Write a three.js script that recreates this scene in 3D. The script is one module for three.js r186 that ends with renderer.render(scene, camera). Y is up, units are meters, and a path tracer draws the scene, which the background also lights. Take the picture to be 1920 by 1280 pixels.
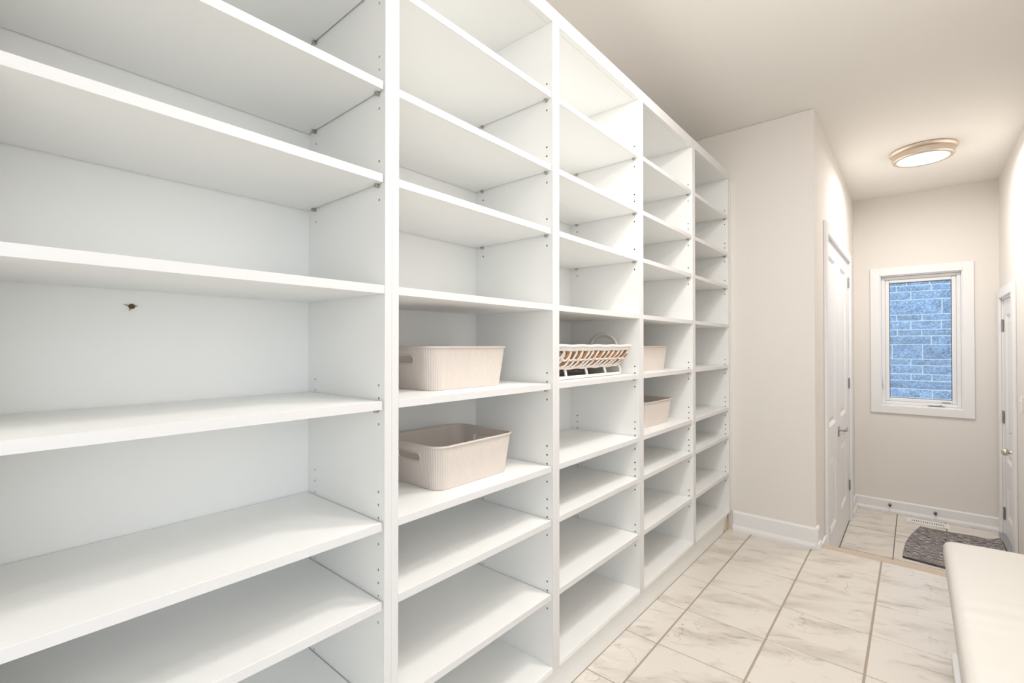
import * as THREE from 'three';
import { mergeGeometries, mergeVertices } from 'three/addons/utils/BufferGeometryUtils.js';
import { ImprovedNoise } from 'three/addons/math/ImprovedNoise.js';
import { RectAreaLightUniformsLib } from 'three/addons/lights/RectAreaLightUniformsLib.js';

// ------------------------------------------------------------------ camera, sky, lights, exposure
const scene = new THREE.Scene();
const camera = new THREE.PerspectiveCamera(2 * Math.atan(640 / 884.2) * 180 / Math.PI, 1.5, 0.05, 60);
camera.position.set(0, 1.291, 0);
camera.rotation.order = 'YXZ';
camera.rotation.set(THREE.MathUtils.degToRad(0.508), THREE.MathUtils.degToRad(40.44), 0);
camera.updateMatrixWorld();
scene.add(camera);
const SKY = 1.98;
scene.background = new THREE.Color().setRGB(0.90 * SKY, 0.955 * SKY, 1.01 * SKY);
const LAMP_HALL = 74, LAMP_ROOM = 84, ADDED_GLOBE = 1.5; // nits, nits, candela
const LAMP_TINT = [1.0, 0.975, 0.95], HALL_TINT = [1.0, 0.955, 0.905];
const renderer = new THREE.WebGLRenderer({ antialias: true });
renderer.toneMapping = THREE.LinearToneMapping;
renderer.toneMappingExposure = 1.06;
renderer.shadowMap.enabled = true;
RectAreaLightUniformsLib.init();

// ------------------------------------------------------------------ helpers
let seed = 7;
const rnd = () => { seed = (seed + 0x6d2b79f5) | 0; let t = Math.imul(seed ^ (seed >>> 15), 1 | seed); t = (t + Math.imul(t ^ (t >>> 7), 61 | t)) ^ t; return ((t ^ (t >>> 14)) >>> 0) / 4294967296; };
const noise = new ImprovedNoise();
const N = (x, y, z = 0) => noise.noise(x, y, z);
const fbm = (x, y, z = 0, o = 4) => { let s = 0, a = 0.5, f = 1; for (let i = 0; i < o; i++) { s += a * N(x * f, y * f, z + i * 7.3); f *= 2.03; a *= 0.5; } return s; };
const used = {};
function numbered(name) { const k = used[name] = (used[name] ?? -1) + 1; return k ? name + '_' + String(k).padStart(3, '0') : name; }
function obj(name, geos, mat, parent = scene) {
  const g = Array.isArray(geos) ? (geos.length > 1 ? mergeGeometries(geos.map(clean), false) : clean(geos[0])) : geos;
  const m = new THREE.Mesh(g, mat);
  m.name = parent === scene ? numbered(name) : childName(parent, name);
  m.castShadow = m.receiveShadow = true;
  parent.add(m);
  return m;
}
function childName(parent, name) { const n = parent.children.filter((c) => c.userData.base === name || c.name === name || c.name.startsWith(name + '_0')).length; return n ? name + '_' + String(n).padStart(3, '0') : name; }
function clean(g) { let q = g.index ? g.toNonIndexed() : g.clone(); for (const k of Object.keys(q.attributes)) if (!['position', 'normal', 'uv'].includes(k)) q.deleteAttribute(k); if (!q.attributes.uv) q.setAttribute('uv', new THREE.Float32BufferAttribute(new Float32Array(q.attributes.position.count * 2), 2)); return q; }
function thing(name, label, category, pos = [0, 0, 0], group) {
  const o = new THREE.Group(); o.name = numbered(name); o.position.set(...pos); scene.add(o);
  return tag(o, label, category, group);
}
function tag(o, label, category, group, kind) { o.userData.label = label; o.userData.category = category; if (group) o.userData.group = group; if (kind) o.userData.kind = kind; return o; }
function structure(o, label, category) { return tag(o, label, category, null, 'structure'); }
function soup(faces) { // list of polygons (convex, counter-clockwise) -> flat shaded geometry
  const p = [];
  for (const f of faces) for (let i = 1; i + 1 < f.length; i++) p.push(...f[0], ...f[i], ...f[i + 1]);
  const g = new THREE.BufferGeometry(); g.setAttribute('position', new THREE.Float32BufferAttribute(p, 3)); g.computeVertexNormals();
  return boxUV(g);
}
function boxUV(g, du = 0, dv = 0) { // uv in metres by the way a face points
  const P = g.attributes.position, Nn = g.attributes.normal, uv = new Float32Array(P.count * 2);
  for (let i = 0; i < P.count; i++) {
    const x = P.getX(i), y = P.getY(i), z = P.getZ(i), a = Math.abs(Nn.getX(i)), b = Math.abs(Nn.getY(i)), c = Math.abs(Nn.getZ(i));
    const [u, v] = b >= a && b >= c ? [x, z] : a >= c ? [z, y] : [x, y];
    uv[2 * i] = u + du; uv[2 * i + 1] = v + dv;
  }
  g.setAttribute('uv', new THREE.BufferAttribute(uv, 2));
  return g;
}
// box from corner to corner with chamfered edges, 44 triangles
function box(x0, x1, y0, y1, z0, z1, c = 0.0012) {
  const lo = [x0, y0, z0], hi = [x1, y1, z1], f = [];
  c = Math.min(c, (x1 - x0) / 3, (y1 - y0) / 3, (z1 - z0) / 3);
  const v = (sx, sy, sz, ax) => [sx, sy, sz].map((s, k) => (s > 0 ? hi[k] : lo[k]) - (k === ax ? 0 : s * c));
  const order = (poly, out) => { const a = new THREE.Vector3(...poly[0]), n = new THREE.Vector3(...poly[1]).sub(a).cross(new THREE.Vector3(...poly[2]).sub(a)); return n.dot(new THREE.Vector3(...out)) < 0 ? poly.reverse() : poly; };
  for (let ax = 0; ax < 3; ax++) for (const s of [-1, 1]) {
    const [b, d] = [0, 1, 2].filter((k) => k !== ax), poly = [[-1, -1], [1, -1], [1, 1], [-1, 1]].map(([p, q]) => { const w = []; w[ax] = s; w[b] = p; w[d] = q; return v(...w, ax); });
    const out = [0, 0, 0]; out[ax] = s; f.push(order(poly, out));
  }
  for (let ax = 0; ax < 3; ax++) { const [b, d] = [0, 1, 2].filter((k) => k !== ax);
    for (const p of [-1, 1]) for (const q of [-1, 1]) { const w0 = [], w1 = []; w0[ax] = -1; w1[ax] = 1; w0[b] = w1[b] = p; w0[d] = w1[d] = q; const out = [0, 0, 0]; out[b] = p; out[d] = q;
      f.push(order([v(...w0, b), v(...w1, b), v(...w1, d), v(...w0, d)], out)); } }
  for (const a of [-1, 1]) for (const b of [-1, 1]) for (const d of [-1, 1]) f.push(order([v(a, b, d, 0), v(a, b, d, 1), v(a, b, d, 2)], [a, b, d]));
  return soup(f);
}
function cyl(r0, r1, h, seg = 24) { return new THREE.CylinderGeometry(r1, r0, h, seg); }
function tube(pts, r, seg = 40, rad = 8, closed = false) { return new THREE.TubeGeometry(new THREE.CatmullRomCurve3(pts.map((p) => new THREE.Vector3(...p)), closed, 'catmullrom', 0.5), seg, r, rad, closed); }
function lathe(pts, seg = 64) { return new THREE.LatheGeometry(pts.map((p) => new THREE.Vector2(...p)), seg); }
function tex(w, h, fn, srgb = true) {
  const d = new Uint8Array(w * h * 4);
  for (let j = 0; j < h; j++) for (let i = 0; i < w; i++) { const c = fn(i, j); for (let k = 0; k < 3; k++) d[(j * w + i) * 4 + k] = Math.max(0, Math.min(255, c[k])); d[(j * w + i) * 4 + 3] = 255; }
  const t = new THREE.DataTexture(d, w, h); t.magFilter = THREE.LinearFilter; t.minFilter = THREE.LinearMipmapLinearFilter; t.generateMipmaps = true; t.wrapS = t.wrapT = THREE.RepeatWrapping;
  if (srgb) t.colorSpace = THREE.SRGBColorSpace; t.needsUpdate = true; return t;
}
const std = (rgb, roughness, extra = {}) => new THREE.MeshStandardMaterial({ color: new THREE.Color().setRGB(...rgb), roughness, ...extra });

// ------------------------------------------------------------------ materials
const grainTex = tex(256, 256, (i, j) => { const v = 128 + 60 * fbm(i / 5, j / 40, 2, 3) + 20 * (rnd() - 0.5); return [v, v, v]; }, false); grainTex.repeat.set(6, 6);
const M = {
  melamine: std([0.94, 0.94, 0.92], 0.42),
  edge: std([0.74, 0.73, 0.725], 0.4),  // edge banding, toned down to offset the strong light on the fronts
  wall: std([0.87, 0.833, 0.79], 0.85),
  ceiling: std([0.92, 0.89, 0.845], 0.92),
  trim: std([0.92, 0.92, 0.925], 0.38),
  door: std([0.90, 0.89, 0.885], 0.4),
  vinyl: std([0.92, 0.92, 0.93], 0.35),
  grout: std([0.44, 0.375, 0.30], 0.95),
  darkgrout: std([0.22, 0.18, 0.14], 0.95),
  subfloor: std([0.55, 0.52, 0.48], 0.9),
  nosing: std([0.62, 0.50, 0.39], 0.5, { bumpMap: grainTex, bumpScale: 0.0002 }),
  rawwood: std([0.78, 0.60, 0.42], 0.85, { bumpMap: grainTex, bumpScale: 0.0005 }),
  nickel: std([0.70, 0.64, 0.56], 0.32, { metalness: 1 }),
  champagne: std([0.68, 0.60, 0.51], 0.42, { metalness: 0.85 }),
  chrome: std([0.40, 0.40, 0.42], 0.22, { metalness: 1 }),
  darkmetal: std([0.10, 0.10, 0.11], 0.4, { metalness: 0.6 }),
  pin: std([0.42, 0.41, 0.36], 0.35, { metalness: 1 }),
  rubber: std([0.03, 0.03, 0.03], 0.8),
  bin: std([0.70, 0.63, 0.575], 0.55),
  cream: std([0.72, 0.69, 0.645], 0.42),
  cord: std([0.82, 0.78, 0.72], 0.7),
  lens: std([0.9, 0.9, 0.88], 0.4, { emissive: new THREE.Color().setRGB(...LAMP_TINT), emissiveIntensity: 1.6 }),
  glass: new THREE.MeshPhysicalMaterial({ color: 0xffffff, roughness: 0.0, transmission: 1, thickness: 0, ior: 1.5 }),
  mortar: std([0.74, 0.88, 0.95], 0.95),  // bluish cast of the outdoor daylight put into the mortar colour
  outside: std([0.42, 0.42, 0.41], 0.95),
  added_patio: std([0.74, 0.72, 0.68], 0.9),  // reflector slab added to send daylight up through the opening
  sill: std([0.42, 0.43, 0.45], 0.4, { metalness: 0.5 }),
  holeShade: std([0.025, 0.02, 0.015], 0.9),  // near-black sheet behind the peg holes, painted in for their shade
  black: std([0.02, 0.02, 0.02], 0.8),
  screw: std([0.10, 0.06, 0.03], 0.6),
  splinter: std([0.45, 0.25, 0.12], 0.8),
};
// marble look of the floor tiles: pale with grey-brown streaks that run across the room
const MARBLE = 2.0, marbleTex = tex(1024, 1024, (i, j) => {
  const x = i / 1024 * MARBLE, y = j / 1024 * MARBLE;
  const wx = x + 0.05 * fbm(x * 5, y * 5, 1), wy = y + 0.05 * fbm(x * 5, y * 5, 9);
  const sx = wx * 0.94 - wy * 0.34, sy = wx * 0.34 + wy * 0.94;
  const cloud = fbm(sx * 3.2, sy * 8, 3, 5), streak = fbm(sx * 9, sy * 34, 6, 5);
  let d = Math.max(0, cloud * 1.6 + 0.02) * 34 + Math.max(0, streak - 0.10) * 125 * Math.max(0, Math.min(1, 0.45 + 2.4 * cloud));
  const vein = Math.abs(fbm(sx * 3.1 + 4, sy * 3.1, 12, 5)), gate = fbm(x * 2.2, y * 2.2, 17, 2);
  const w = Math.max(0, 1 - vein / 0.009) * Math.max(0, Math.min(1, gate * 5 - 0.3));
  const fine = (rnd() - 0.5) * 3;
  return [234 - d * 1.0 - w * 40 + fine, 227 - d * 1.05 - w * 48 + fine, 218 - d * 1.12 - w * 54 + fine];
});
M.tile = new THREE.MeshStandardMaterial({ map: marbleTex, roughness: 0.28 });
marbleTex.repeat.set(1 / MARBLE, 1 / MARBLE);
const STONE = 1.0, stoneTex = tex(512, 512, (i, j) => { const x = i / 512, y = j / 512; const v = 166 + 85 * fbm(x * 40, y * 40, 4, 4) + 40 * fbm(x * 9, y * 9, 8, 3) + 34 * (rnd() - 0.5); return [v * 0.90, v * 1.10, v * 1.32]; });  // blue cast of the daylight outside is put into the stone colour
const stoneBump = tex(512, 512, (i, j) => { const v = 128 + 200 * fbm(i / 14, j / 14, 4, 4); return [v, v, v]; }, false);
const stoneMats = [0.92, 1.0, 1.08].map((k) => new THREE.MeshStandardMaterial({ map: stoneTex, color: new THREE.Color().setRGB(0.74 * k, 0.74 * k, 0.76 * k), roughness: 0.95, bumpMap: stoneBump, bumpScale: 0.0025 }));

// ------------------------------------------------------------------ room shell (metres; the shelf face is the plane x = -0.98)
const CEIL = 2.815, LAND = -0.398, XL = -0.482, XR = 0.596, NUB = -3.548, BACK = -6.15, REAR = 2.2, WLEFT = -1.385;
const D1 = { z0: -5.60, z1: -4.04, top: 2.10 }, D2 = { z0: -6.03, z1: -5.345, top: 1.715 };
const RW = { z0: -0.68, z1: 2.0, y0: 0.15, y1: 2.4 };
const WIN = { x0: -0.268, x1: 0.356, y0: 0.682, y1: 2.009 };
structure(obj('ceiling', [box(WLEFT - 0.2, XR + 0.2, CEIL, CEIL + 0.2, BACK - 0.25, REAR + 0.2)], M.ceiling), 'smooth off-white ceiling over the shelf room and the hall', 'ceiling');
structure(obj('wall_left', [box(WLEFT - 0.15, WLEFT, LAND - 0.15, CEIL, BACK - 0.25, REAR)], M.wall), 'cream painted wall behind the white shelving', 'wall');
structure(obj('wall_front', [box(WLEFT, XL, LAND, CEIL, NUB - 0.12, NUB, 0.004)], M.wall), 'short cream wall standing at the far end of the shelving', 'wall');
const LOW = LAND - 0.15;
function slab(u0, u1, y0, y1, holes, t) { const sh = rectShape(u0, u1, y0, y1); for (const q of holes) sh.holes.push(rectShape(...q)); return new THREE.ExtrudeGeometry(sh, { depth: t, bevelEnabled: false }); }
{ // u runs along -z for the side walls
  const hl = slab(0.12 - NUB, -BACK, LOW, CEIL, [[-D1.z1, -D1.z0, LAND - 0.02, D1.top]], 0.12); hl.rotateY(Math.PI / 2); hl.translate(XL - 0.12, 0, 0);
  structure(obj('wall_hall_left', [boxUV(hl)], M.wall), 'cream hall wall around the white double door', 'wall');
  const rt = slab(-REAR, 0.25 - BACK, LOW, CEIL, [[-D2.z1, -D2.z0, LAND - 0.002, D2.top], [-RW.z1, -RW.z0, RW.y0, RW.y1]], 0.15); rt.rotateY(Math.PI / 2); rt.translate(XR, 0, 0);
  structure(obj('wall_right', [boxUV(rt)], M.wall), 'cream wall on the right with the narrow white door', 'wall');
  const bk = slab(WLEFT, XR, LOW, CEIL, [[WIN.x0, WIN.x1, WIN.y0, WIN.y1]], 0.25); bk.translate(0, 0, BACK - 0.25);
  structure(obj('wall_back', [boxUV(bk)], M.wall), 'cream end wall of the hall with the casement window', 'wall');
}
structure(obj('wall_rear', [box(WLEFT - 0.15, XR + 0.15, LAND, CEIL, REAR, REAR + 0.15)], M.wall), 'cream wall behind the photographer', 'wall');
{ // wide unseen opening added in the right wall for fill daylight on the shelves
  const lab = 'wide white frame of an unseen opening added beside the photographer for fill daylight', { z0, z1, y0, y1 } = RW;
  const w = structure(thing('window_2', lab, 'window', [XR + 0.06, 0, 0]), lab, 'window');
  obj('frame', [box(0, 0.06, y0, y1, z0, z0 + 0.05), box(0, 0.06, y0, y1, z1 - 0.05, z1), box(0, 0.06, y0, y0 + 0.05, z0 + 0.05, z1 - 0.05), box(0, 0.06, y1 - 0.05, y1, z0 + 0.05, z1 - 0.05)], M.vinyl, w);
}
// floors: a grout bed and single tiles
const floor = structure(thing('floor', 'pale marbled square floor tiles with tan grout', 'floor'), 'pale marbled square floor tiles with tan grout', 'floor');
obj('grout_bed', [box(WLEFT, XR, LAND, -0.0022, -3.592, REAR)], M.grout, floor);
function tile(x0, x1, z0, z1, y, parent) { obj('tile', boxUV(box(x0, x1, y - 0.009, y, z0, z1, 0.0013), rnd() * 1.6, rnd() * 1.6), M.tile, parent); }
{
  const gx = 0.0042, gz = 0.0023, cols = [-1.555, -1.205, -0.855, -0.505, -0.155, 0.195, 0.545], rows = [];
  for (let k = -1; k < 17; k++) rows.push(-3.331 + 0.3385 * k);
  for (let i = 0; i < cols.length; i++) for (const r of rows) {
    const xa = Math.max(cols[i] + gx, r > 0 ? WLEFT : -1.005), xb = Math.min((cols[i + 1] ?? 0.9) - gx, XR - 0.002), za = Math.max(r + gz, -3.59), zb = Math.min(r + 0.3385 - gz, REAR - 0.002);
    if (xb - xa > 0.02 && zb - za > 0.02) tile(xa, xb, za, zb, 0, floor);
  }
}
const landing = structure(thing('floor_hall', 'pale marbled tiles of the lower hall landing', 'floor'), 'pale marbled tiles of the lower hall landing', 'floor');
obj('grout_bed', [box(WLEFT, XR, LAND - 0.15, LAND - 0.0022, BACK, -3.66)], M.darkgrout, landing);
{
  const g = 0.0032, cols = [-0.494, -0.137, 0.22, 0.577], rows = [-6.102, -5.459, -4.816, -4.173, -3.53];
  rows.unshift(-6.745);
  for (let i = 0; i < cols.length; i++) for (let j = 0; j + 1 < rows.length; j++) {
    const xa = Math.max(cols[i] + g, XL), xb = Math.min((cols[i + 1] ?? 0.9) - g, XR), za = Math.max(rows[j] + 0.0055, BACK), zb = Math.min(rows[j + 1] - 0.0055, -3.67);
    if (xb - xa > 0.012 && zb - za > 0.02) tile(xa, xb, za, zb, LAND, landing);
  }
}
structure(obj('trim_1', [box(XL, XR, -0.03, 0.001, -3.667, -3.592, 0.004)], M.nosing), 'beige wooden nosing strip along the edge of the upper floor', 'nosing');
structure(obj('trim_2', [box(XL, XR, LAND, -0.03, -3.66, -3.64), box(XL, XR, LAND, -0.2, -3.93, -3.66, 0.004)], M.trim), 'white step down from the upper floor to the hall landing', 'step');

// ------------------------------------------------------------------ baseboards
function baseboard(name, label, runs) { // runs: [x0,x1,z0,z1,axis 'x'|'z', side, y]
  const b = structure(thing(name, label, 'baseboard'), label, 'baseboard'), boards = [], shoes = [];
  for (const [x0, x1, z0, z1, ax, s, y, h] of runs) {
    const t = 0.013, u = 0.027, prof = [[0, 0], [t, 0], [t, h - 0.012], [t - 0.007, h - 0.002], [0, h]], shoe = [[t, 0], [u, 0], [u, 0.018], [t + 0.006, 0.036], [t, 0.038]];
    for (const [p, list] of [[prof, boards], [shoe, shoes]]) {
      const q = ([d, yy], e) => ax === 'x' ? [e ? x1 : x0, y + yy, z0 + s * d] : [x0 + s * d, y + yy, e ? z1 : z0];
      const f = [p.map((v) => q(v, 0)), p.map((v) => q(v, 1)).reverse()];
      p.forEach((v, i) => { const w = p[(i + 1) % p.length]; f.push([q(v, 0), q(v, 1), q(w, 1), q(w, 0)]); });
      const g = soup(f); list.push(g);
    }
  }
  obj('board', boards, M.trim, b); obj('shoe_moulding', shoes, M.trim, b);
}
baseboard('baseboard_front', 'white baseboard along the short wall beside the shelving', [[-0.975, XL, NUB, NUB, 'x', 1, 0, 0.133], [XL, XL, NUB - 0.07, NUB + 0.013, 'z', 1, 0, 0.133]]);
baseboard('baseboard_back', 'white baseboard under the hall window', [[XL + 0.0005, XR, BACK, BACK, 'x', 1, LAND, 0.125], [XL, XL, BACK + 0.0272, -5.74, 'z', 1, LAND, 0.125]]);
structure(obj('trim_3', [box(XL, XL + 0.014, LAND, -0.03, -3.94, -3.672, 0.003)], M.trim), 'white skirt board beside the step below the double door', 'trim');

// ------------------------------------------------------------------ panelled doors
function rectShape(x0, x1, y0, y1) { const s = new THREE.Shape(); s.moveTo(x0, y0); s.lineTo(x1, y0); s.lineTo(x1, y1); s.lineTo(x0, y1); s.closePath(); return s; }
function leafGeo(w, h, t, holes) { const s = rectShape(0, w, 0, h); for (const q of holes) s.holes.push(rectShape(...q)); const g = new THREE.ExtrudeGeometry(s, { depth: t, bevelEnabled: false }); g.translate(0, 0, -t); return g; }
function panelGeo(x0, x1, y0, y1, t) { // moulded edge, recessed channel, raised field; front plane z = 0
  const prof = [[0, 0], [0.022, -0.014], [0.032, -0.014], [0.065, -0.005]], f = [], R = ([i, z]) => [[x0 + i, y0 + i, z], [x1 - i, y0 + i, z], [x1 - i, y1 - i, z], [x0 + i, y1 - i, z]];
  for (let k = 0; k + 1 < prof.length; k++) { const a = R(prof[k]), b = R(prof[k + 1]); for (let e = 0; e < 4; e++) { const n = (e + 1) % 4; f.push([a[e], a[n], b[n], b[e]]); } }
  f.push(R(prof[prof.length - 1])); f.push(R([0, -t]).reverse());
  return soup(f);
}
function hinge(parent, x, y, h = 0.09, r = 0.0065) {
  const g = cyl(r, r, h, 14); g.translate(x, y, r * 0.6); const a = box(x - 0.014, x + 0.014, y - h / 2, y + h / 2, -0.001, 0.0025, 0.0006), c = cyl(r * 0.6, r * 0.6, h + 0.012, 12); c.translate(x, y, r * 0.6);
  return obj('hinge', [g, a, c], M.chrome, parent);
}
function placed(o, pos, turn) { o.position.set(...pos); o.rotation.y = turn; return o; }
{ // double door on the left wall of the hall; in its own frame x runs towards the window, z out of the wall
  const lab = 'white double door with four moulded panels and a chrome lever';
  const d = structure(thing('door_1', lab, 'door'), lab, 'door'); placed(d, [XL, LAND, D1.z1], Math.PI / 2);
  const W = D1.z1 - D1.z0, H = D1.top - LAND, cw = 0.095;
  obj('casing', [box(-cw, 0.004, 0, H + 0.078, 0, 0.019, 0.004), box(W - 0.004, W + cw + 0.03, 0, H + 0.078, 0, 0.019, 0.004), box(0.004, W - 0.004, H - 0.004, H + 0.078, 0, 0.019, 0.004)], M.trim, d);
  obj('jamb', [box(0, 0.018, 0, H, -0.12, 0, 0.002), box(W - 0.018, W, 0, H, -0.12, 0, 0.002), box(0.018, W - 0.018, H - 0.018, H, -0.12, 0, 0.002), box(0.018, 0.03, 0, H - 0.018, -0.12, -0.042), box(W - 0.03, W - 0.018, 0, H - 0.018, -0.12, -0.042), box(0.03, W - 0.03, H - 0.03, H - 0.018, -0.12, -0.042)], M.trim, d);
  const seam = 0.685, lw = [seam - 0.0015 - 0.021, W - 0.021 - seam - 0.0015], lx = [0.021, seam + 0.0015];
  const y0 = 0.012, LH = H - 0.018 - 0.003 - y0;
  const lowY = [-0.125 - LAND, 0.45 - LAND], upY = [0.675 - LAND, 1.97 - LAND], cols = [[0.155, 0.58], [0.915, 1.33]];
  for (let k = 0; k < 2; k++) {
    const hs = [lowY, upY].map(([a, b]) => [cols[k][0] - lx[k], cols[k][1] - lx[k], a - y0, b - y0]);
    const leaf = obj('leaf', [leafGeo(lw[k], LH, 0.038, hs)], M.door, d); leaf.position.set(lx[k], y0, -0.003);
    for (const q of hs) obj('panel', [panelGeo(...q, 0.034)], M.door, leaf);
  }
  for (const y of [0.07, 0.93, 1.90]) hinge(d, W - 0.020, (y === 0.07 ? -0.05 : y) - LAND);
  hinge(d, 0.012, -0.06 - LAND, 0.085, 0.012);
  const hd = new THREE.Group(); hd.name = 'handle'; hd.position.set(seam + 0.055, 0.575 - LAND, -0.003); d.add(hd);
  obj('rosette', [box(-0.03, 0.03, -0.04, 0.04, 0, 0.009, 0.002)], M.chrome, hd);
  const neck = cyl(0.011, 0.011, 0.045, 20); neck.rotateX(Math.PI / 2); neck.translate(0, 0.012, 0.03);
  obj('lever', [neck, box(-0.012, 0.125, 0.001, 0.023, 0.044, 0.056, 0.003), box(0.113, 0.125, -0.012, 0.0, 0.044, 0.056, 0.002)], M.chrome, hd);
  const turnKnob = cyl(0.008, 0.008, 0.03, 16); turnKnob.rotateX(Math.PI / 2); turnKnob.translate(0, -0.02, 0.02); obj('thumb_turn', [turnKnob, box(-0.004, 0.05, -0.028, -0.014, 0.03, 0.038, 0.002)], M.nickel, hd);
}
{ // narrow door in the right wall; its own x runs away from the window, z out of the wall into the hall
  const lab = 'narrow white two-panel door with a round nickel knob and deadbolt';
  const d = structure(thing('door_2', lab, 'door'), lab, 'door'); placed(d, [XR, LAND, D2.z0], -Math.PI / 2);
  const W = D2.z1 - D2.z0, H = D2.top - LAND, cw = 0.095, y0 = 0.031, sb = -0.012;
  obj('casing', [box(-cw, 0.004, 0, H + 0.078, 0, 0.019, 0.004), box(W - 0.004, W + 0.12, 0, H + 0.078, 0, 0.019, 0.004), box(0.004, W - 0.004, H - 0.004, H + 0.078, 0, 0.019, 0.004)], M.trim, d);
  obj('jamb', [box(0, 0.018, 0, H, -0.15, 0, 0.002), box(W - 0.018, W, 0, H, -0.15, 0, 0.002), box(0.018, W - 0.018, H - 0.018, H, -0.15, 0, 0.002), box(0.018, 0.032, 0, H - 0.018, -0.15, sb - 0.046), box(W - 0.032, W - 0.018, 0, H - 0.018, -0.15, sb - 0.046), box(0.032, W - 0.032, H - 0.032, H - 0.018, -0.15, sb - 0.046)], M.trim, d);
  const lw = W - 0.042, LH = H - 0.021 - y0, px = [0.10, lw - 0.10];
  const hs = [[...px, -0.2 - LAND - y0, 0.10 - LAND - y0], [...px, 0.285 - LAND - y0, 1.56 - LAND - y0]];
  const leaf = obj('leaf', [leafGeo(lw, LH, 0.042, hs)], M.door, d); leaf.position.set(0.021, y0, sb);
  for (const q of hs) obj('panel', [panelGeo(...q, 0.038)], M.door, leaf);
  for (const y of [-0.19, 0.66, 1.47]) { const h = hinge(d, 0.019, y - LAND, 0.10, 0.008); h.position.z = sb + 0.004; }
  const kx = W - 0.085, knob = new THREE.Group(); knob.name = 'knob'; knob.position.set(kx, 0.442 - LAND, sb); d.add(knob);
  const rose = lathe([[0, 0], [0.031, 0], [0.031, 0.004], [0.026, 0.009], [0.012, 0.012], [0.011, 0.034], [0.011, 0.034]]); rose.rotateX(Math.PI / 2);
  const ball = lathe([[0.011, 0.034], [0.018, 0.038], [0.026, 0.046], [0.0285, 0.056], [0.027, 0.066], [0.021, 0.076], [0.011, 0.081], [0, 0.082]]); ball.rotateX(Math.PI / 2);
  obj('rosette', [rose], M.nickel, knob); obj('grip', [ball], M.nickel, knob);
  const db = lathe([[0, 0], [0.027, 0], [0.026, 0.008], [0.014, 0.012], [0.012, 0.016], [0, 0.016]]); db.rotateX(Math.PI / 2); db.translate(kx, 0.595 - LAND, sb);
  obj('deadbolt', [db, box(kx - 0.013, kx + 0.013, 0.59 - LAND, 0.60 - LAND, sb + 0.014, sb + 0.034, 0.002)], M.nickel, d);
  obj('threshold', [box(0.0, W, 0, 0.03, -0.15, 0.03, 0.004)], M.sill, d);
}

// ------------------------------------------------------------------ hall window
{
  const lab = 'white casement window over a wall of split grey stone';
  const w = structure(thing('window_1', lab, 'window', [0, 0, BACK]), lab, 'window'), { x0, x1, y0, y1 } = WIN, c = 0.075;
  obj('casing', [box(x0 - c, x0 + 0.004, y0 - c, y1 + c, 0, 0.018, 0.003), box(x1 - 0.004, x1 + c, y0 - c, y1 + c, 0, 0.018, 0.003), box(x0 + 0.004, x1 - 0.004, y1 - 0.004, y1 + c, 0, 0.018, 0.003), box(x0 + 0.004, x1 - 0.004, y0 - c, y0 + 0.004, 0, 0.018, 0.003)], M.trim, w);
  obj('jamb', [box(x0, x0 + 0.012, y0, y1, -0.11, 0), box(x1 - 0.012, x1, y0, y1, -0.11, 0), box(x0 + 0.012, x1 - 0.012, y0, y0 + 0.012, -0.11, 0), box(x0 + 0.012, x1 - 0.012, y1 - 0.012, y1, -0.11, 0)], M.trim, w);
  const f = 0.03, a = 0.012, fx0 = x0 + a, fx1 = x1 - a, fy0 = y0 + a, fy1 = y1 - a;
  const ring = (X0, X1, Y0, Y1, t, z0, z1, ch) => [box(X0, X0 + t, Y0, Y1, z0, z1, ch), box(X1 - t, X1, Y0, Y1, z0, z1, ch), box(X0 + t, X1 - t, Y0, Y0 + t, z0, z1, ch), box(X0 + t, X1 - t, Y1 - t, Y1, z0, z1, ch)];
  obj('frame', ring(fx0, fx1, fy0, fy1, f, -0.14, -0.055, 0.004), M.vinyl, w);
  obj('sash', ring(fx0 + f, fx1 - f, fy0 + f, fy1 - f, 0.034, -0.13, -0.068, 0.006), M.vinyl, w);
  const gx0 = fx0 + f + 0.034, gx1 = fx1 - f - 0.034, gy0 = fy0 + f + 0.034, gy1 = fy1 - f - 0.034;
  obj('gasket', ring(gx0, gx1, gy0, gy1, 0.004, -0.112, -0.094, 0.001), M.rubber, w);
  obj('pane', [box(gx0 + 0.001, gx1 - 0.001, gy0 + 0.001, gy1 - 0.001, -0.106, -0.101, 0.0004)], M.glass, w);
  const cr = new THREE.Group(); cr.name = 'crank'; w.add(cr);
  obj('housing', [box(0.10, 0.225, fy0 + 0.006, fy0 + 0.026, -0.055, -0.03, 0.006)], M.vinyl, cr);
  obj('arm', [tube([[0.205, fy0 + 0.022, -0.03], [0.19, fy0 + 0.016, -0.022], [0.15, fy0 + 0.012, -0.019], [0.11, fy0 + 0.012, -0.02]], 0.005, 20, 8)], M.sill, cr);
  obj('slot', [box(0.205, 0.268, fy0 + f + 0.008, fy0 + f + 0.014, -0.0688, -0.0665, 0.0005)], M.black, w);
  const lv = obj('latch', [box(fx0 + 0.010, fx0 + 0.019, 0.85, 0.985, -0.056, -0.047, 0.002), tube([[fx0 + 0.0145, 0.93, -0.048], [fx0 + 0.018, 0.90, -0.03], [fx0 + 0.018, 0.875, -0.028]], 0.004, 16, 8)], M.vinyl, w);
  obj('screw_cover', [box(gx1 + 0.012, gx1 + 0.02, 0.775, 0.83, -0.068, -0.064, 0.001)], M.vinyl, w);
}
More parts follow.
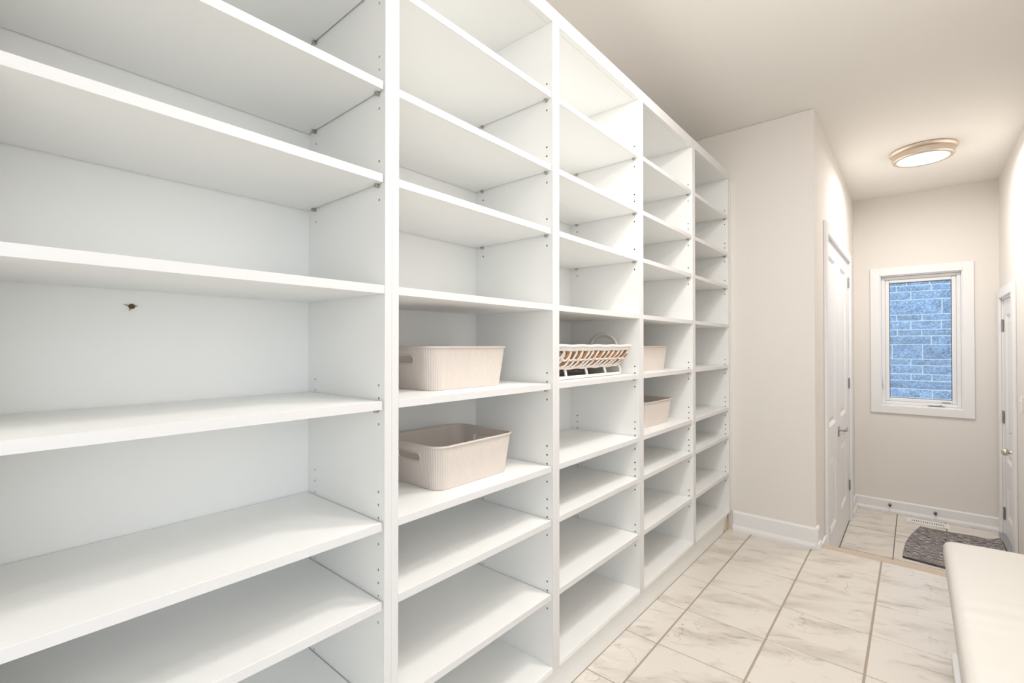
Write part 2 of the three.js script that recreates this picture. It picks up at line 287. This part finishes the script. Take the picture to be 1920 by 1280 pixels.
// neighbour's wall of split stone, stone by stone
{
  const ZW = -8.2, lab = 'neighbouring wall of split grey stone blocks with pale mortar joints';
  const w = structure(thing('wall_outside', lab, 'wall', [0, 0, ZW]), lab, 'wall');
  obj('mortar', [box(-4, 4, -1.2, 4.2, -0.4, 0.004)], M.mortar, w);
  const rowsY = [2.089, 2.010, 1.900, 1.702, 1.620, 1.505, 1.420, 1.307, 1.114, 1.031, 0.916, 0.831, 0.718];
  const seen = [[-0.176, 0.176, 0.45], [-0.029, 0.41], [-0.33, 0.278], [-0.175, 0.083, 0.40], [-0.029, 0.272], [-0.169, 0.078, 0.38], [-0.28, 0.173], [-0.223, 0.087], [-0.031, 0.44], [-0.29, 0.086], [-0.032, 0.177, 0.42], [-0.31, 0.39]];
  const rows = []; for (let k = 0; k + 1 < rowsY.length; k++) rows.push([rowsY[k + 1], rowsY[k], seen[k]]);
  rows.push([0.604, 0.718, [-0.27, 0.178]]);
  let y = 2.089; for (const h of [0.114, 0.083, 0.198, 0.08, 0.115, 0.083]) { rows.push([y, y + h, [-0.2 + rnd() * 0.2, 0.15 + rnd() * 0.2]]); y += h; }
  y = 0.604; for (const h of [0.083, 0.115, 0.198]) { rows.push([y - h, y, [-0.2 + rnd() * 0.2, 0.15 + rnd() * 0.2]]); y -= h; }
  for (const [ya, yb, cuts] of rows) {
    const xs = [...cuts]; while (xs[0] > -1.25) xs.unshift(xs[0] - 0.22 - 0.3 * rnd()); while (xs[xs.length - 1] < 1.35) xs.push(xs[xs.length - 1] + 0.22 + 0.3 * rnd());
    for (let i = 0; i + 1 < xs.length; i++) {
      const g = 0.0062, x0 = xs[i] + g, x1 = xs[i + 1] - g, a = ya + g, b = yb - g, nx = Math.max(3, Math.round((x1 - x0) / 0.05)), ny = Math.max(2, Math.round((b - a) / 0.04)), P = [], s = rnd() * 50;
      for (let j = 0; j <= ny; j++) for (let k = 0; k <= nx; k++) { const e = j === 0 || k === 0 || j === ny || k === nx; P.push([x0 + (x1 - x0) * k / nx, a + (b - a) * j / ny, e ? 0.008 + 0.003 * rnd() : 0.013 + 0.007 * N(k * 0.9 + s, j * 0.9)]); }
      const f = [], id = (k, j) => P[j * (nx + 1) + k], back = (p) => [p[0], p[1], -0.03];
      for (let j = 0; j < ny; j++) for (let k = 0; k < nx; k++) f.push([id(k, j), id(k + 1, j), id(k + 1, j + 1)], [id(k, j), id(k + 1, j + 1), id(k, j + 1)]);
      for (const [p, q] of [[id(0, 0), id(0, ny)], [id(nx, ny), id(nx, 0)]]) f.push([p, q, back(q), back(p)]);
      f.push([back(id(0, 0)), back(id(nx, 0)), id(nx, 0), id(0, 0)], [id(0, ny), id(nx, ny), back(id(nx, ny)), back(id(0, ny))]);
      obj('stone', boxUV(soup(f), rnd() * 3, rnd() * 3), stoneMats[Math.floor(rnd() * 3)], w);
    }
  }
}
structure(obj('added_patio', [box(XR + 0.2, 10, -1.2, 0.0, -3.5, 7, 0.01)], M.added_patio), 'pale concrete slab added outside the opening to bounce daylight indoors', 'added_patio');
structure(obj('ground', [box(-12, 12, -1.6, -1.2, -14, 14)], M.outside), 'bare ground outside the house', 'ground');

// ------------------------------------------------------------------ white shelving: five equal units
const FACE = -0.98, PITCH = 0.7012, Z0 = 0.0125, CELL = 0.660, DEEP = 0.3855, PT = 0.0206, UB = 0.133, UT = 2.474;
const SH = [2.1795, 1.9176, 1.6898, 1.4178, 1.1352, 0.8409, 0.6499, 0.3883], T = 0.0205, FIXED = 3;
const HOLES = { 0: [2, 1, -1], 1: [3, 2, 1, -1], 2: [2, 1, -1], 4: [2, 1, -1], 5: [3, 2, 1, -1], 6: [3, 2, 1, -1], 7: [2, 1, -1] };
const HX = [-0.026, -0.345]; // front and rear row of peg holes
function sidePanel(s) { // s = +1: inner face looks to +z (right-hand panel, seen from the camera)
  const sh = rectShape(-DEEP, -0.0012, UB, UT - 0.02);
  for (const i in HOLES) for (const k of HOLES[i]) for (const x of HX) { const h = new THREE.Path(); h.absarc(x, SH[i] - 0.006 + 0.032 * k, 0.0037, 0, Math.PI * 2, true); sh.holes.push(h); }
  const g = new THREE.ExtrudeGeometry(sh, { depth: 0.003, bevelEnabled: false, curveSegments: 6 }); g.translate(0, 0, -0.003);
  const skin = mergeGeometries([clean(g), clean(box(-DEEP, -0.0012, UB, UT - 0.02, -PT + 0.0002, -0.0055, 0.0006)), ]);
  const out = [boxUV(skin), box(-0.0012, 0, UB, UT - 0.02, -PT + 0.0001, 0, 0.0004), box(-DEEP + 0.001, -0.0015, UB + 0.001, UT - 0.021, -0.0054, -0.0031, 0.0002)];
  return out.map((m) => { if (s > 0) return m; m.scale(1, 1, -1); const n = m.attributes.position.count, idx = []; for (let i = 0; i < n; i += 3) idx.push(i, i + 2, i + 1); m.setIndex(idx); return m.toNonIndexed(); });
}
function makeUnit() {
  const u = thing('shelf_unit', '', 'shelf unit', [FACE, 0, 0], 'white shelving units built along the wall'); // local z = 0 is the middle of the bay
  const h = CELL / 2;
  for (const s of [1, -1]) { const [skin, band, holeShade] = sidePanel(s), p = obj('side_panel', skin, M.melamine, u); p.position.z = -s * h; obj('dimmed_edge_band', band, M.edge, p); obj('chipboard_core', holeShade, M.holeShade, p); }
  obj('back_panel', [box(-DEEP - 0.009, -DEEP - 0.0002, UB, UT - 0.02, -h - PT + 0.001, h + PT - 0.001)], M.melamine, u);
  obj('top_panel', [box(-DEEP, -0.021, UT - 0.0198, UT, -h - PT + 0.001, h + PT - 0.001)], M.melamine, u);
  obj('bottom_panel', [box(-DEEP, -0.0005, UB, UB + 0.0185, -h + 0.0002, h - 0.0002)], M.melamine, u);
  obj('dimmed_edge_band', [box(-0.0018, -0.0008, 0, T, -h + 0.0002, h - 0.0002, 0.0004)], M.edge, obj('fixed_shelf', [box(-DEEP, -0.0018, SH[FIXED], SH[FIXED] + T, -h + 0.0002, h - 0.0002)], M.melamine, u)).position.y = SH[FIXED];
  const band = box(-0.005, -0.004, 0, T, -h + 0.0031, h - 0.0031, 0.0006), board = box(-DEEP + 0.0025, -0.005, 0, T, -h + 0.0031, h - 0.0031, 0.0012);
  const pinGeo = mergeGeometries([(() => { const c = cyl(0.0026, 0.0026, 0.014, 10); c.rotateX(Math.PI / 2); c.translate(0, -0.0065, -0.004); return clean(c); })(), clean(box(-0.0055, 0.0055, -0.0085, -0.0008, 0.0005, 0.0125, 0.0022))]);
  SH.forEach((y, i) => {
    if (i === FIXED) return;
    const s = obj('shelf', board, M.melamine, u); s.position.y = y; obj('dimmed_edge_band', band, M.edge, s);
    for (const x of HX) for (const e of [-1, 1]) { const p = obj('shelf_pin', pinGeo, M.pin, s); p.position.set(x, 0, e * h); if (e > 0) p.rotation.y = Math.PI; }
  });
  return u;
}
const unit = makeUnit();
const unitLabels = ['nearest white shelf unit at the left edge, all shelves empty, dark screw in its back', 'white shelf unit holding two ribbed beige bins, second from the left', 'white shelf unit holding the white wicker basket', 'white shelf unit just beyond the wicker basket, with two partly hidden beige bins', 'last empty white shelf unit, against the short cream wall'];
for (let i = 0; i < 5; i++) {
  let u = unit;
  if (i) { u = unit.clone(); u.name = numbered('shelf_unit'); u.userData = { ...unit.userData }; scene.add(u); }
  u.position.z = -(Z0 + CELL / 2 + PITCH * i); u.userData.label = unitLabels[i];
}
{ // screw left in the back of the nearest unit
  const s = new THREE.Group(); s.name = 'screw'; s.position.set(-DEEP, 1.381, unit.position.z * -1 - 0.257); s.userData.label = 'small dark screw head with torn brown splinters'; unit.add(s);
  const hd = lathe([[0, 0.005], [0.003, 0.005], [0.0058, 0.003], [0.0062, 0]], 18); hd.rotateZ(-Math.PI / 2); obj('screw_head', [hd], M.screw, s);
  const sp = []; for (const [a, len] of [[-2.0, 0.007], [2.9, 0.011], [0.12, 0.006]]) { const c = new THREE.ConeGeometry(0.0018, len, 5); c.translate(0, 0.006 + len / 2, 0); c.rotateX(a - Math.PI / 2); c.translate(0.0015, 0, 0); sp.push(c); }
  obj('splinter', sp, M.splinter, s);
}
const ZEND = -(Z0 + PITCH * 4 + CELL + PT);
obj('dimmed_edge_band', [box(FACE - 0.0008, FACE + 0.0004, UT - 0.0195, 2.505, ZEND, -Z0 + PT, 0.0004)], M.edge, tag(obj('top_fascia', [box(FACE - 0.0205, FACE - 0.0008, UT - 0.0195, 2.505, ZEND, -Z0 + PT, 0.0006)], M.melamine), 'long white fascia board running along the top of all the shelving', 'fascia'));
tag(obj('toe_kick', [box(-1.024, -1.006, 0, UB - 0.0005, -2.127, -Z0 + PT, 0.001)], M.melamine), 'white toe kick board under the three nearer shelf units', 'toe kick');
tag(obj('toe_kick', [box(-1.024, -1.006, 0, UB - 0.0005, -3.415, -2.1285, 0.001)], M.melamine), 'white toe kick board under the two farther shelf units', 'toe kick');
{ // chipped end of the toe kick where raw wood shows
  const s = new THREE.Shape(); [[0, 0], [0.10, 0], [0.118, 0.05], [0.112, 0.076], [0.07, 0.072], [0.045, 0.055], [0.03, 0.03], [0.012, 0.022]].forEach(([x, y], i) => i ? s.lineTo(x, y) : s.moveTo(x, y)); s.closePath();
  const g = new THREE.ExtrudeGeometry(s, { depth: 0.006, bevelEnabled: false }); boxUV(g); g.rotateY(Math.PI / 2); 
  const w = tag(obj('wood_block', [g], M.rawwood), 'chip of bare tan wood at the far end of the toe kick', 'wood chip'); w.position.set(-1.0125, 0.0005, -3.42);
  const b = obj('backing', [box(-0.012, 0.003, 0, UB - 0.001, -0.10, 0.0045)], M.melamine, w); 
}
tag(obj('filler_strip', [box(FACE - 0.04, FACE - 0.006, UB, UT - 0.02, NUB + 0.004, ZEND - 0.012, 0.001)], M.melamine), 'thin white filler strip between the last unit and the short wall', 'filler');

// ------------------------------------------------------------------ ribbed plastic bins
function roundRect(a, b, r, n) { // points and outward normals around a rounded rectangle, half sizes a (x) and b (z), by arc length
  const seg = [[2 * (b - r), (t) => [[a, -(b - r) + t], [1, 0]]], [Math.PI / 2 * r, (t) => { const q = t / r; return [[a - r + r * Math.cos(q), b - r + r * Math.sin(q)], [Math.cos(q), Math.sin(q)]]; }], [2 * (a - r), (t) => [[a - r - t, b], [0, 1]]], [Math.PI / 2 * r, (t) => { const q = Math.PI / 2 + t / r; return [[-(a - r) + r * Math.cos(q), b - r + r * Math.sin(q)], [Math.cos(q), Math.sin(q)]]; }],
    [2 * (b - r), (t) => [[-a, b - r - t], [-1, 0]]], [Math.PI / 2 * r, (t) => { const q = Math.PI + t / r; return [[-(a - r) + r * Math.cos(q), -(b - r) + r * Math.sin(q)], [Math.cos(q), Math.sin(q)]]; }], [2 * (a - r), (t) => [[-(a - r) + t, -b], [0, -1]]], [Math.PI / 2 * r, (t) => { const q = 1.5 * Math.PI + t / r; return [[a - r + r * Math.cos(q), -(b - r) + r * Math.sin(q)], [Math.cos(q), Math.sin(q)]]; }]];
  const L = seg.reduce((s, q) => s + q[0], 0), out = [];
  for (let i = 0; i < n; i++) { let s = L * i / n; for (const [l, f] of seg) { if (s <= l) { out.push([...f(s), L * i / n]); break; } s -= l; } }
  return out;
}
const BIN = { at: 0.14, bt: 0.175, ab: 0.1275, bb: 0.1605, h: 0.13 };
function binWall(n, rows, amp, inset, ribs) {
  const rings = [], P = [], idx = [];
  for (let j = 0; j <= rows; j++) { const v = j / rows, a = BIN.ab + (BIN.at - BIN.ab) * v - inset, b = BIN.bb + (BIN.bt - BIN.bb) * v - inset; rings.push(roundRect(a, b, 0.042 - inset, n).map(([p, q], i) => { const o = amp * Math.cos(i / n * ribs * Math.PI * 2); return [p[0] + q[0] * o, (j === 0 && inset ? 0.003 : 0) + BIN.h * v, p[1] + q[1] * o]; })); }
  for (const r of rings) for (const p of r) P.push(...p);
  for (let j = 0; j < rows; j++) for (let i = 0; i < n; i++) {
    const k = (i + 1) % n, A = rings[j][i], C = rings[j + 1][k], x = (A[0] + C[0]) / 2, y = (A[1] + C[1]) / 2, z = (A[2] + C[2]) / 2, dx = Math.max(0, Math.abs(x) - 0.042);
    if (Math.abs(z) > 0.14 && Math.hypot(dx, y - 0.092) < 0.0125) continue; // grip slot
    const a = j * n + i, b = j * n + k, c = (j + 1) * n + k, d = (j + 1) * n + i;
    idx.push(a, d, b, b, d, c);
  }
  const g = new THREE.BufferGeometry(); g.setAttribute('position', new THREE.Float32BufferAttribute(P, 3)); g.setIndex(inset ? idx.reverse() : idx); g.computeVertexNormals(); return g;
}
function makeBin() {
  const b = thing('storage_bin', '', 'storage bin', [0, 0, 0], 'ribbed beige storage bins');
  const bottom = (y, a, c, up) => { const s = new THREE.Shape(roundRect(a, c, 0.04, 96).map(([p]) => new THREE.Vector2(p[0], p[1]))); const g = new THREE.ShapeGeometry(s); g.rotateX(Math.PI / 2); g.translate(0, y, 0); return g; };
  obj('body', [binWall(620, 44, 0.0009, 0, 155), binWall(248, 44, 0, 0.0028, 1), bottom(0.0002, BIN.ab, BIN.bb), bottom(0.003, BIN.ab - 0.002, BIN.bb - 0.002)], M.bin, b);
  const rim = roundRect(BIN.at + 0.0015, BIN.bt + 0.0015, 0.0435, 160).map(([p]) => [p[0], BIN.h, p[1]]);
  obj('rim', [tube(rim, 0.0038, 200, 8, true)], M.bin, b);
  for (const s of [-1, 1]) { const pts = []; for (let i = 0; i < 40; i++) { const q = i / 40 * Math.PI * 2, c = Math.cos(q), sn = Math.sin(q), x = (c > 0 ? 0.042 : -0.042) + 0.0135 * c, y = 0.092 + 0.0135 * sn, z = BIN.bb + (BIN.bt - BIN.bb) * y / BIN.h; pts.push([x, y, s * (z - 0.001)]); } obj('grip_rim', [tube(pts, 0.0032, 90, 8, true)], M.bin, b); }
  return b;
}
const bin0 = makeBin();
const S4 = SH[4] + T + 0.0006, S5 = SH[5] + T + 0.0006;
[[[-1.213, S4, -1.068], 'ribbed beige bin on the higher shelf, directly left of the wicker basket', 0.0], [[-1.19, S5, -1.073], 'ribbed beige bin seen from above with its open inside showing, below another bin', 0.012], [[-1.213, S4, -2.475], 'ribbed beige bin directly right of the wicker basket, on the same shelf height', 0.0], [[-1.19, S5, -2.475], 'ribbed beige bin one shelf below and to the right of the wicker basket', -0.01]].forEach(([p, lab, turn], i) => {
  let b = bin0; if (i) { b = bin0.clone(); b.name = numbered('storage_bin'); b.userData = { ...bin0.userData }; scene.add(b); }
  b.position.set(...p); b.rotation.y = turn; b.userData.label = lab;
});

// ------------------------------------------------------------------ white wicker basket with brown splints
{
  const bk = thing('wicker_basket', 'low white wicker basket with brown splints, loop handles and an open foot frame', 'basket', [-1.17, SH[4] + T + 0.0005, -1.745]);
  const AT = 0.158, BT = 0.306, AB = 0.122, BB = 0.268, YT = 0.122, YB = 0.046;
  const brown = [[0.32, 0.13, 0.045], [0.24, 0.095, 0.03], [0.40, 0.18, 0.07]].map((c) => std(c, 0.5));
  const at = (s, y, out = 0) => { const v = (y - YB) / (YT - YB), a = AB + (AT - AB) * v, b = BB + (BT - BB) * v, n = 400, r = roundRect(a, b, 0.05, n), k = ((s % 1) + 1) % 1 * n, i = Math.floor(k), [p, q] = r[i]; return [p[0] + q[0] * out, y, p[1] + q[1] * out]; };
  const ringTube = (y, r, out, wob, seg = 220, freq = 90) => { const pts = []; for (let i = 0; i < 110; i++) pts.push(at(i / 110, y + wob * Math.sin(i / 110 * freq), out + wob * 0.6 * Math.sin(i * 2.3))); return tube(pts, r, seg, 9, true); };
  obj('rim', [ringTube(YT + 0.004, 0.0105, 0.001, 0.0012), ringTube(YT + 0.011, 0.007, 0.005, 0.0012), ringTube(YT - 0.002, 0.007, 0.006, 0.001)], M.cord, bk);
  obj('lower_band', [ringTube(YB, 0.006, 0, 0.0016), ringTube(YB + 0.003, 0.005, 0.004, 0.0016)], M.cord, bk);
  obj('middle_band', [ringTube(YB + 0.032, 0.0028, 0.003, 0.003, 400, 360)], M.cord, bk);
  obj('base', [box(-AB + 0.01, AB - 0.01, YB - 0.004, YB + 0.002, -BB + 0.01, BB - 0.01)], M.cord, bk);
  const K = 40;
  for (let i = 0; i < K; i++) {
    const s = (i + 0.3 * rnd()) / K, ds = 1 / K;
    // splints lean forward, wrapped by white paper cord that curls round them
    const Y = YT - 0.008, lean = (t) => s + 0.62 * ds * t;
    obj('splint', [tube([at(lean(0.1), Y + 0.001, 0.002), at(lean(0.4), Y - 0.012, 0.008), at(lean(0.8), Y - 0.024, 0.008), at(lean(1.15), Y - 0.034, 0.003)], 0.0068, 14, 8)], brown[i % 3], bk);
    obj('splint', [tube([at(lean(0.3) + 0.4 * ds, Y - 0.038, 0.003), at(lean(0.8) + 0.4 * ds, Y - 0.046, 0.007), at(lean(1.5) + 0.4 * ds, Y - 0.054, 0.007), at(lean(1.9) + 0.4 * ds, Y - 0.057, 0.002)], 0.0066, 14, 8)], brown[(i + 1) % 3], bk);
    obj('strand', [tube([at(lean(-0.55), Y + 0.003, 0.006), at(lean(-0.35), Y - 0.008, 0.010), at(lean(0.15), Y - 0.022, 0.010), at(lean(0.75), Y - 0.033, 0.010), at(lean(1.35), Y - 0.036, 0.010), at(lean(1.75), Y - 0.028, 0.006)], 0.0052, 26, 8)], M.cord, bk);
    obj('strand', [tube([at(lean(-0.9), Y - 0.003, 0.003), at(lean(-0.7), Y - 0.016, 0.004), at(lean(-0.3), Y - 0.030, 0.004), at(lean(0.2), Y - 0.041, 0.004)], 0.0048, 16, 7)], M.cord, bk);
    obj('strand', [tube([at(lean(-0.2), Y - 0.034, 0.008), at(lean(0.35), Y - 0.045, 0.010), at(lean(1.0), Y - 0.055, 0.010), at(lean(1.8), Y - 0.061, 0.010), at(lean(2.4), Y - 0.056, 0.007)], 0.0040, 24, 8)], M.cord, bk);
  }
  const foot = []; for (const [p] of roundRect(0.122, 0.275, 0.03, 100)) foot.push([p[0], 0.0072, p[1]]);
  obj('foot_frame', [tube(foot, 0.007, 160, 10, true)], M.cord, bk);
  for (const sx of [-1, 1]) for (const z of [-0.262, -0.12, 0.035, 0.19, 0.262]) obj('leg', [tube([[sx * 0.121, 0.009, z * 1.01 + (Math.abs(z) > 0.25 ? 0 : -0.008)], [sx * 0.122, 0.028, z], [sx * 0.118, YB, z * 0.98 + 0.004]], 0.0058, 10, 8)], M.cord, bk);
  for (const s of [-1, 1]) { const pts = []; for (let i = 0; i <= 14; i++) { const q = Math.PI * i / 14; pts.push([0.012 + 0.072 * Math.cos(q), YT + 0.002 + 0.066 * Math.sin(q), s * (BT - 0.002)]); } obj('handle', [tube(pts, 0.0075, 50, 9)], M.cord, bk); }
}

// ------------------------------------------------------------------ bench with a cream cushion
{
  const bx = 0.105, x1 = XR - 0.003, zf = -2.665, zn = -0.75;
  const b = thing('bench', 'white storage bench with a low projecting base along the right wall', 'bench');
  obj('base_moulding', [box(bx + 0.004, x1, 0.0005, 0.045, zf + 0.035, zn, 0.003)], M.trim, b);
  obj('box', [box(bx + 0.095, x1, 0.045, 0.392, zf + 0.05, zn, 0.002)], M.trim, b);
  obj('seat_board', [box(bx + 0.012, x1, 0.392, 0.408, zf + 0.02, zn, 0.002)], M.trim, b);
  const w = x1 - bx + 0.018, h = 0.078, d = zn - zf + 0.005, r = 0.026;
  let g = new THREE.BoxGeometry(w, h, d, 36, 10, 150);
  g = mergeVertices((() => { g.deleteAttribute('uv'); g.deleteAttribute('normal'); return g; })(), 1e-5);
  const P = g.attributes.position, hw = w / 2, hh = h / 2, hd = d / 2, warp = (t, e) => { const k = Math.min(1, r * 1.6 / e); return t; };
  for (let i = 0; i < P.count; i++) {
    let x = P.getX(i), y = P.getY(i), z = P.getZ(i);
    const cx = Math.max(-hw + r, Math.min(hw - r, x)), cy = Math.max(-hh + r, Math.min(hh - r, y)), cz = Math.max(-hd + r, Math.min(hd - r, z)), v = new THREE.Vector3(x - cx, y - cy, z - cz);
    if (v.length() > 1e-6) { v.setLength(r); x = cx + v.x; y = cy + v.y; z = cz + v.z; }
    if (y > 0) { const q = z * 1.0 + x * 0.10, m = Math.max(0, fbm(x * 2.0, q * 2.0, 3, 2) * 3 + 0.6); y += 0.0022 * m * N(x * 1.4, q * 19, 4) + 0.0035 * fbm(x * 3, z * 3, 8, 2) + 0.006 * Math.cos(Math.PI * 0.5 * Math.min(1, Math.abs(x) / hw)); }
    P.setXYZ(i, x, y, z);
  }
  g.computeVertexNormals(); g.setAttribute('uv', new THREE.Float32BufferAttribute(new Float32Array(P.count * 2), 2));
  const c = tag(obj('cushion', g, M.cream), 'long cream cushion with faint creases on top of the bench', 'cushion'); c.position.set(bx - 0.018 + hw, 0.4085 + hh, zf - 0.005 + hd);
}

// ------------------------------------------------------------------ hall: mat, floor register, door stops, switch
{
  const weave = tex(512, 512, (i, j) => {
    const streak = fbm(i / 42, j / 5.5, 3, 3) + 0.3 * fbm(i / 10, j / 3, 9, 2), col = N(i / 1.3, j / 26, 5), rowv = Math.sin(j * Math.PI / 2.5) * 6 + Math.sin(i * Math.PI / 2.2) * 4;
    let v = 136 + 250 * streak + 16 * col + rowv + 26 * (rnd() - 0.5); v += streak > 0.22 ? 42 * (streak - 0.22) * 4 : 0;
    const e = j < 14 ? 0.45 : j > 503 ? 0.75 : 1;
    return [v * 1.0 * e, v * 0.955 * e, v * 0.95 * e];
  });
  const c = { nl: [-0.079, -4.888], fl: [0.036, -5.812], fr: [0.556, -5.822], nr: [0.53, -4.80] }, nu = 60, nv = 48, top = [], t = 0.007;
  for (let j = 0; j <= nv; j++) for (let i = 0; i <= nu; i++) {
    const u = i / nu, v = j / nv, bow = 0.032 * Math.sin(Math.PI * v) * (1 - u);
    const x = (c.nl[0] * (1 - u) + c.nr[0] * u) * (1 - v) + (c.fl[0] * (1 - u) + c.fr[0] * u) * v - bow + 0.022 * bow, z = (c.nl[1] * (1 - u) + c.nr[1] * u) * (1 - v) + (c.fl[1] * (1 - u) + c.fr[1] * u) * v;
    const lift = 0.03 * Math.pow(Math.max(0, (u - 0.86) / 0.14), 1.6) + 0.004 * Math.max(0, Math.sin(u * 9 + v * 2)) * v;
    top.push([x, LAND + t + 0.0006 + lift, z, u, v]);
  }
  const P = [], uv = [], idx = [], n = (nu + 1) * (nv + 1);
  for (const q of top) { P.push(q[0], q[1], q[2]); uv.push(q[3], q[4]); }
  for (const q of top) { P.push(q[0], q[1] - t, q[2]); uv.push(q[3], q[4]); }
  const id = (i, j) => j * (nu + 1) + i;
  for (let j = 0; j < nv; j++) for (let i = 0; i < nu; i++) { const a = id(i, j), b = id(i + 1, j), cc = id(i + 1, j + 1), d = id(i, j + 1); idx.push(a, b, cc, a, cc, d, a + n, cc + n, b + n, a + n, d + n, cc + n); }
  for (let i = 0; i < nu; i++) for (const [j, s] of [[0, 1], [nv, -1]]) { const a = id(i, j), b = id(i + 1, j); s > 0 ? idx.push(a, a + n, b + n, a, b + n, b) : idx.push(a, b + n, a + n, a, b, b + n); }
  for (let j = 0; j < nv; j++) for (const [i, s] of [[0, -1], [nu, 1]]) { const a = id(i, j), b = id(i, j + 1); s > 0 ? idx.push(a, a + n, b + n, a, b + n, b) : idx.push(a, b + n, a + n, a, b, b + n); }
  const g = new THREE.BufferGeometry(); g.setAttribute('position', new THREE.Float32BufferAttribute(P, 3)); g.setAttribute('uv', new THREE.Float32BufferAttribute(uv, 2)); g.setIndex(idx); g.computeVertexNormals();
  tag(obj('door_mat', g, new THREE.MeshStandardMaterial({ map: weave, roughness: 0.95, bumpMap: weave, bumpScale: 0.002 })), 'grey-brown woven door mat lying on the hall landing', 'door mat');
}
{
  const v = thing('floor_register', 'white slotted floor register beside the hall baseboard', 'vent', [0.09, LAND, -5.987]);
  const s = rectShape(-0.153, 0.153, -0.066, 0.066); for (let i = 0; i < 15; i++) { const x = -0.112 + i * 0.016; s.holes.push(rectShape(x - 0.004, x + 0.004, -0.032, 0.032)); }
  const g = new THREE.ExtrudeGeometry(s, { depth: 0.004, bevelEnabled: true, bevelSize: 0.0015, bevelThickness: 0.0015, bevelSegments: 1 }); g.rotateX(-Math.PI / 2); g.translate(0, 0.002, 0);
  obj('grille', [g], M.trim, v); obj('duct_shade', [box(-0.13, 0.13, 0.0003, 0.0012, -0.04, 0.04, 0.0002)], M.black, v);  // black sheet under the slots stands for the shade inside
}
for (const [x, y, lab] of [[-0.194, -0.322, 'small round door stop on the baseboard, left of the floor register'], [0.149, -0.327, 'small round door stop on the baseboard, right above the floor register']]) {
  const s = thing('door_stop', lab, 'door stop', [x, y, BACK + 0.0131], 'door stops on the hall baseboard');
  const b = lathe([[0, 0], [0.015, 0], [0.0145, 0.004], [0.009, 0.008], [0.008, 0.03], [0, 0.03]], 28); b.rotateX(Math.PI / 2); obj('base', [b], M.chrome, s);
  const r = lathe([[0, 0.03], [0.0085, 0.03], [0.009, 0.035], [0.0065, 0.039], [0, 0.04]], 28); r.rotateX(Math.PI / 2); obj('bumper', [r], M.rubber, s);
}
{
  const s = thing('light_switch', 'white rocker light switch beside the narrow door', 'light switch', [XR, 0.862, -5.01]); s.rotation.y = -Math.PI / 2;
  obj('plate', [box(-0.036, 0.036, -0.058, 0.058, 0.0003, 0.006, 0.002)], M.vinyl, s);
  const r = obj('rocker', [box(-0.0165, 0.0165, -0.033, 0.033, 0.003, 0.0095, 0.002)], M.vinyl, s); r.rotation.x = 0.05;
}

// ------------------------------------------------------------------ ceiling lamps
function makeLamp(label, x, z, power, tint) {
  const l = thing('ceiling_lamp', label, 'ceiling lamp', [x, CEIL, z], 'round flush ceiling lamps');
  obj('flange', [lathe([[0, -0.0003], [0.203, -0.0003], [0.207, -0.006], [0.207, -0.012], [0.202, -0.019], [0.196, -0.021], [0.194, -0.0265], [0.182, -0.027], [0, -0.027]], 96)], M.champagne, l);
  obj('drum', [lathe([[0.184, -0.0272], [0.187, -0.034], [0.187, -0.064], [0.183, -0.072], [0.176, -0.076], [0.168, -0.077], [0.159, -0.0765], [0.158, -0.072], [0.158, -0.03], [0.184, -0.0272]], 96)], M.champagne, l);
  obj('lens', [lathe([[0.1578, -0.070], [0.13, -0.0735], [0.08, -0.0755], [0, -0.0765]].reverse(), 64)], M.lens, l);
  const a = new THREE.RectAreaLight(new THREE.Color().setRGB(...tint), power, 0.27, 0.27); a.position.set(0, -0.0795, 0); a.rotation.x = -Math.PI / 2; a.name = 'lamp_light'; l.add(a);
  return l;
}
makeLamp('round brushed metal flush lamp on the hall ceiling, glowing white', 0.06, -4.853, LAMP_HALL, HALL_TINT);
function makeAddedGlobe(label, x, z, power) { // opal globe on a short stem, added out of view to brighten the ceiling
  const l = thing('globe_lamp', label, 'ceiling lamp', [x, CEIL, z], 'added opal globe lamps');
  obj('canopy', [lathe([[0, -0.0003], [0.06, -0.0003], [0.062, -0.008], [0.05, -0.02], [0.012, -0.026], [0.01, -0.15], [0.03, -0.155], [0.034, -0.17], [0, -0.17]], 48)], M.champagne, l);
  const g = new THREE.SphereGeometry(0.1, 40, 28); g.translate(0, -0.262, 0); obj('globe', [g], M.lens, l);
  const p = new THREE.PointLight(new THREE.Color().setRGB(...LAMP_TINT), power, 0, 2); p.position.set(0, -0.262, 0); p.castShadow = true; p.shadow.radius = 4.5; p.name = 'globe_light'; l.add(p);
  return l;
}
makeLamp('round flush lamp on the shelf room ceiling, out of view to the upper right', -0.22, -1.75, LAMP_ROOM, LAMP_TINT);
makeAddedGlobe('unseen opal globe lamp added under the shelf room ceiling to brighten it', 0.12, -1.15, ADDED_GLOBE);

renderer.render(scene, camera);
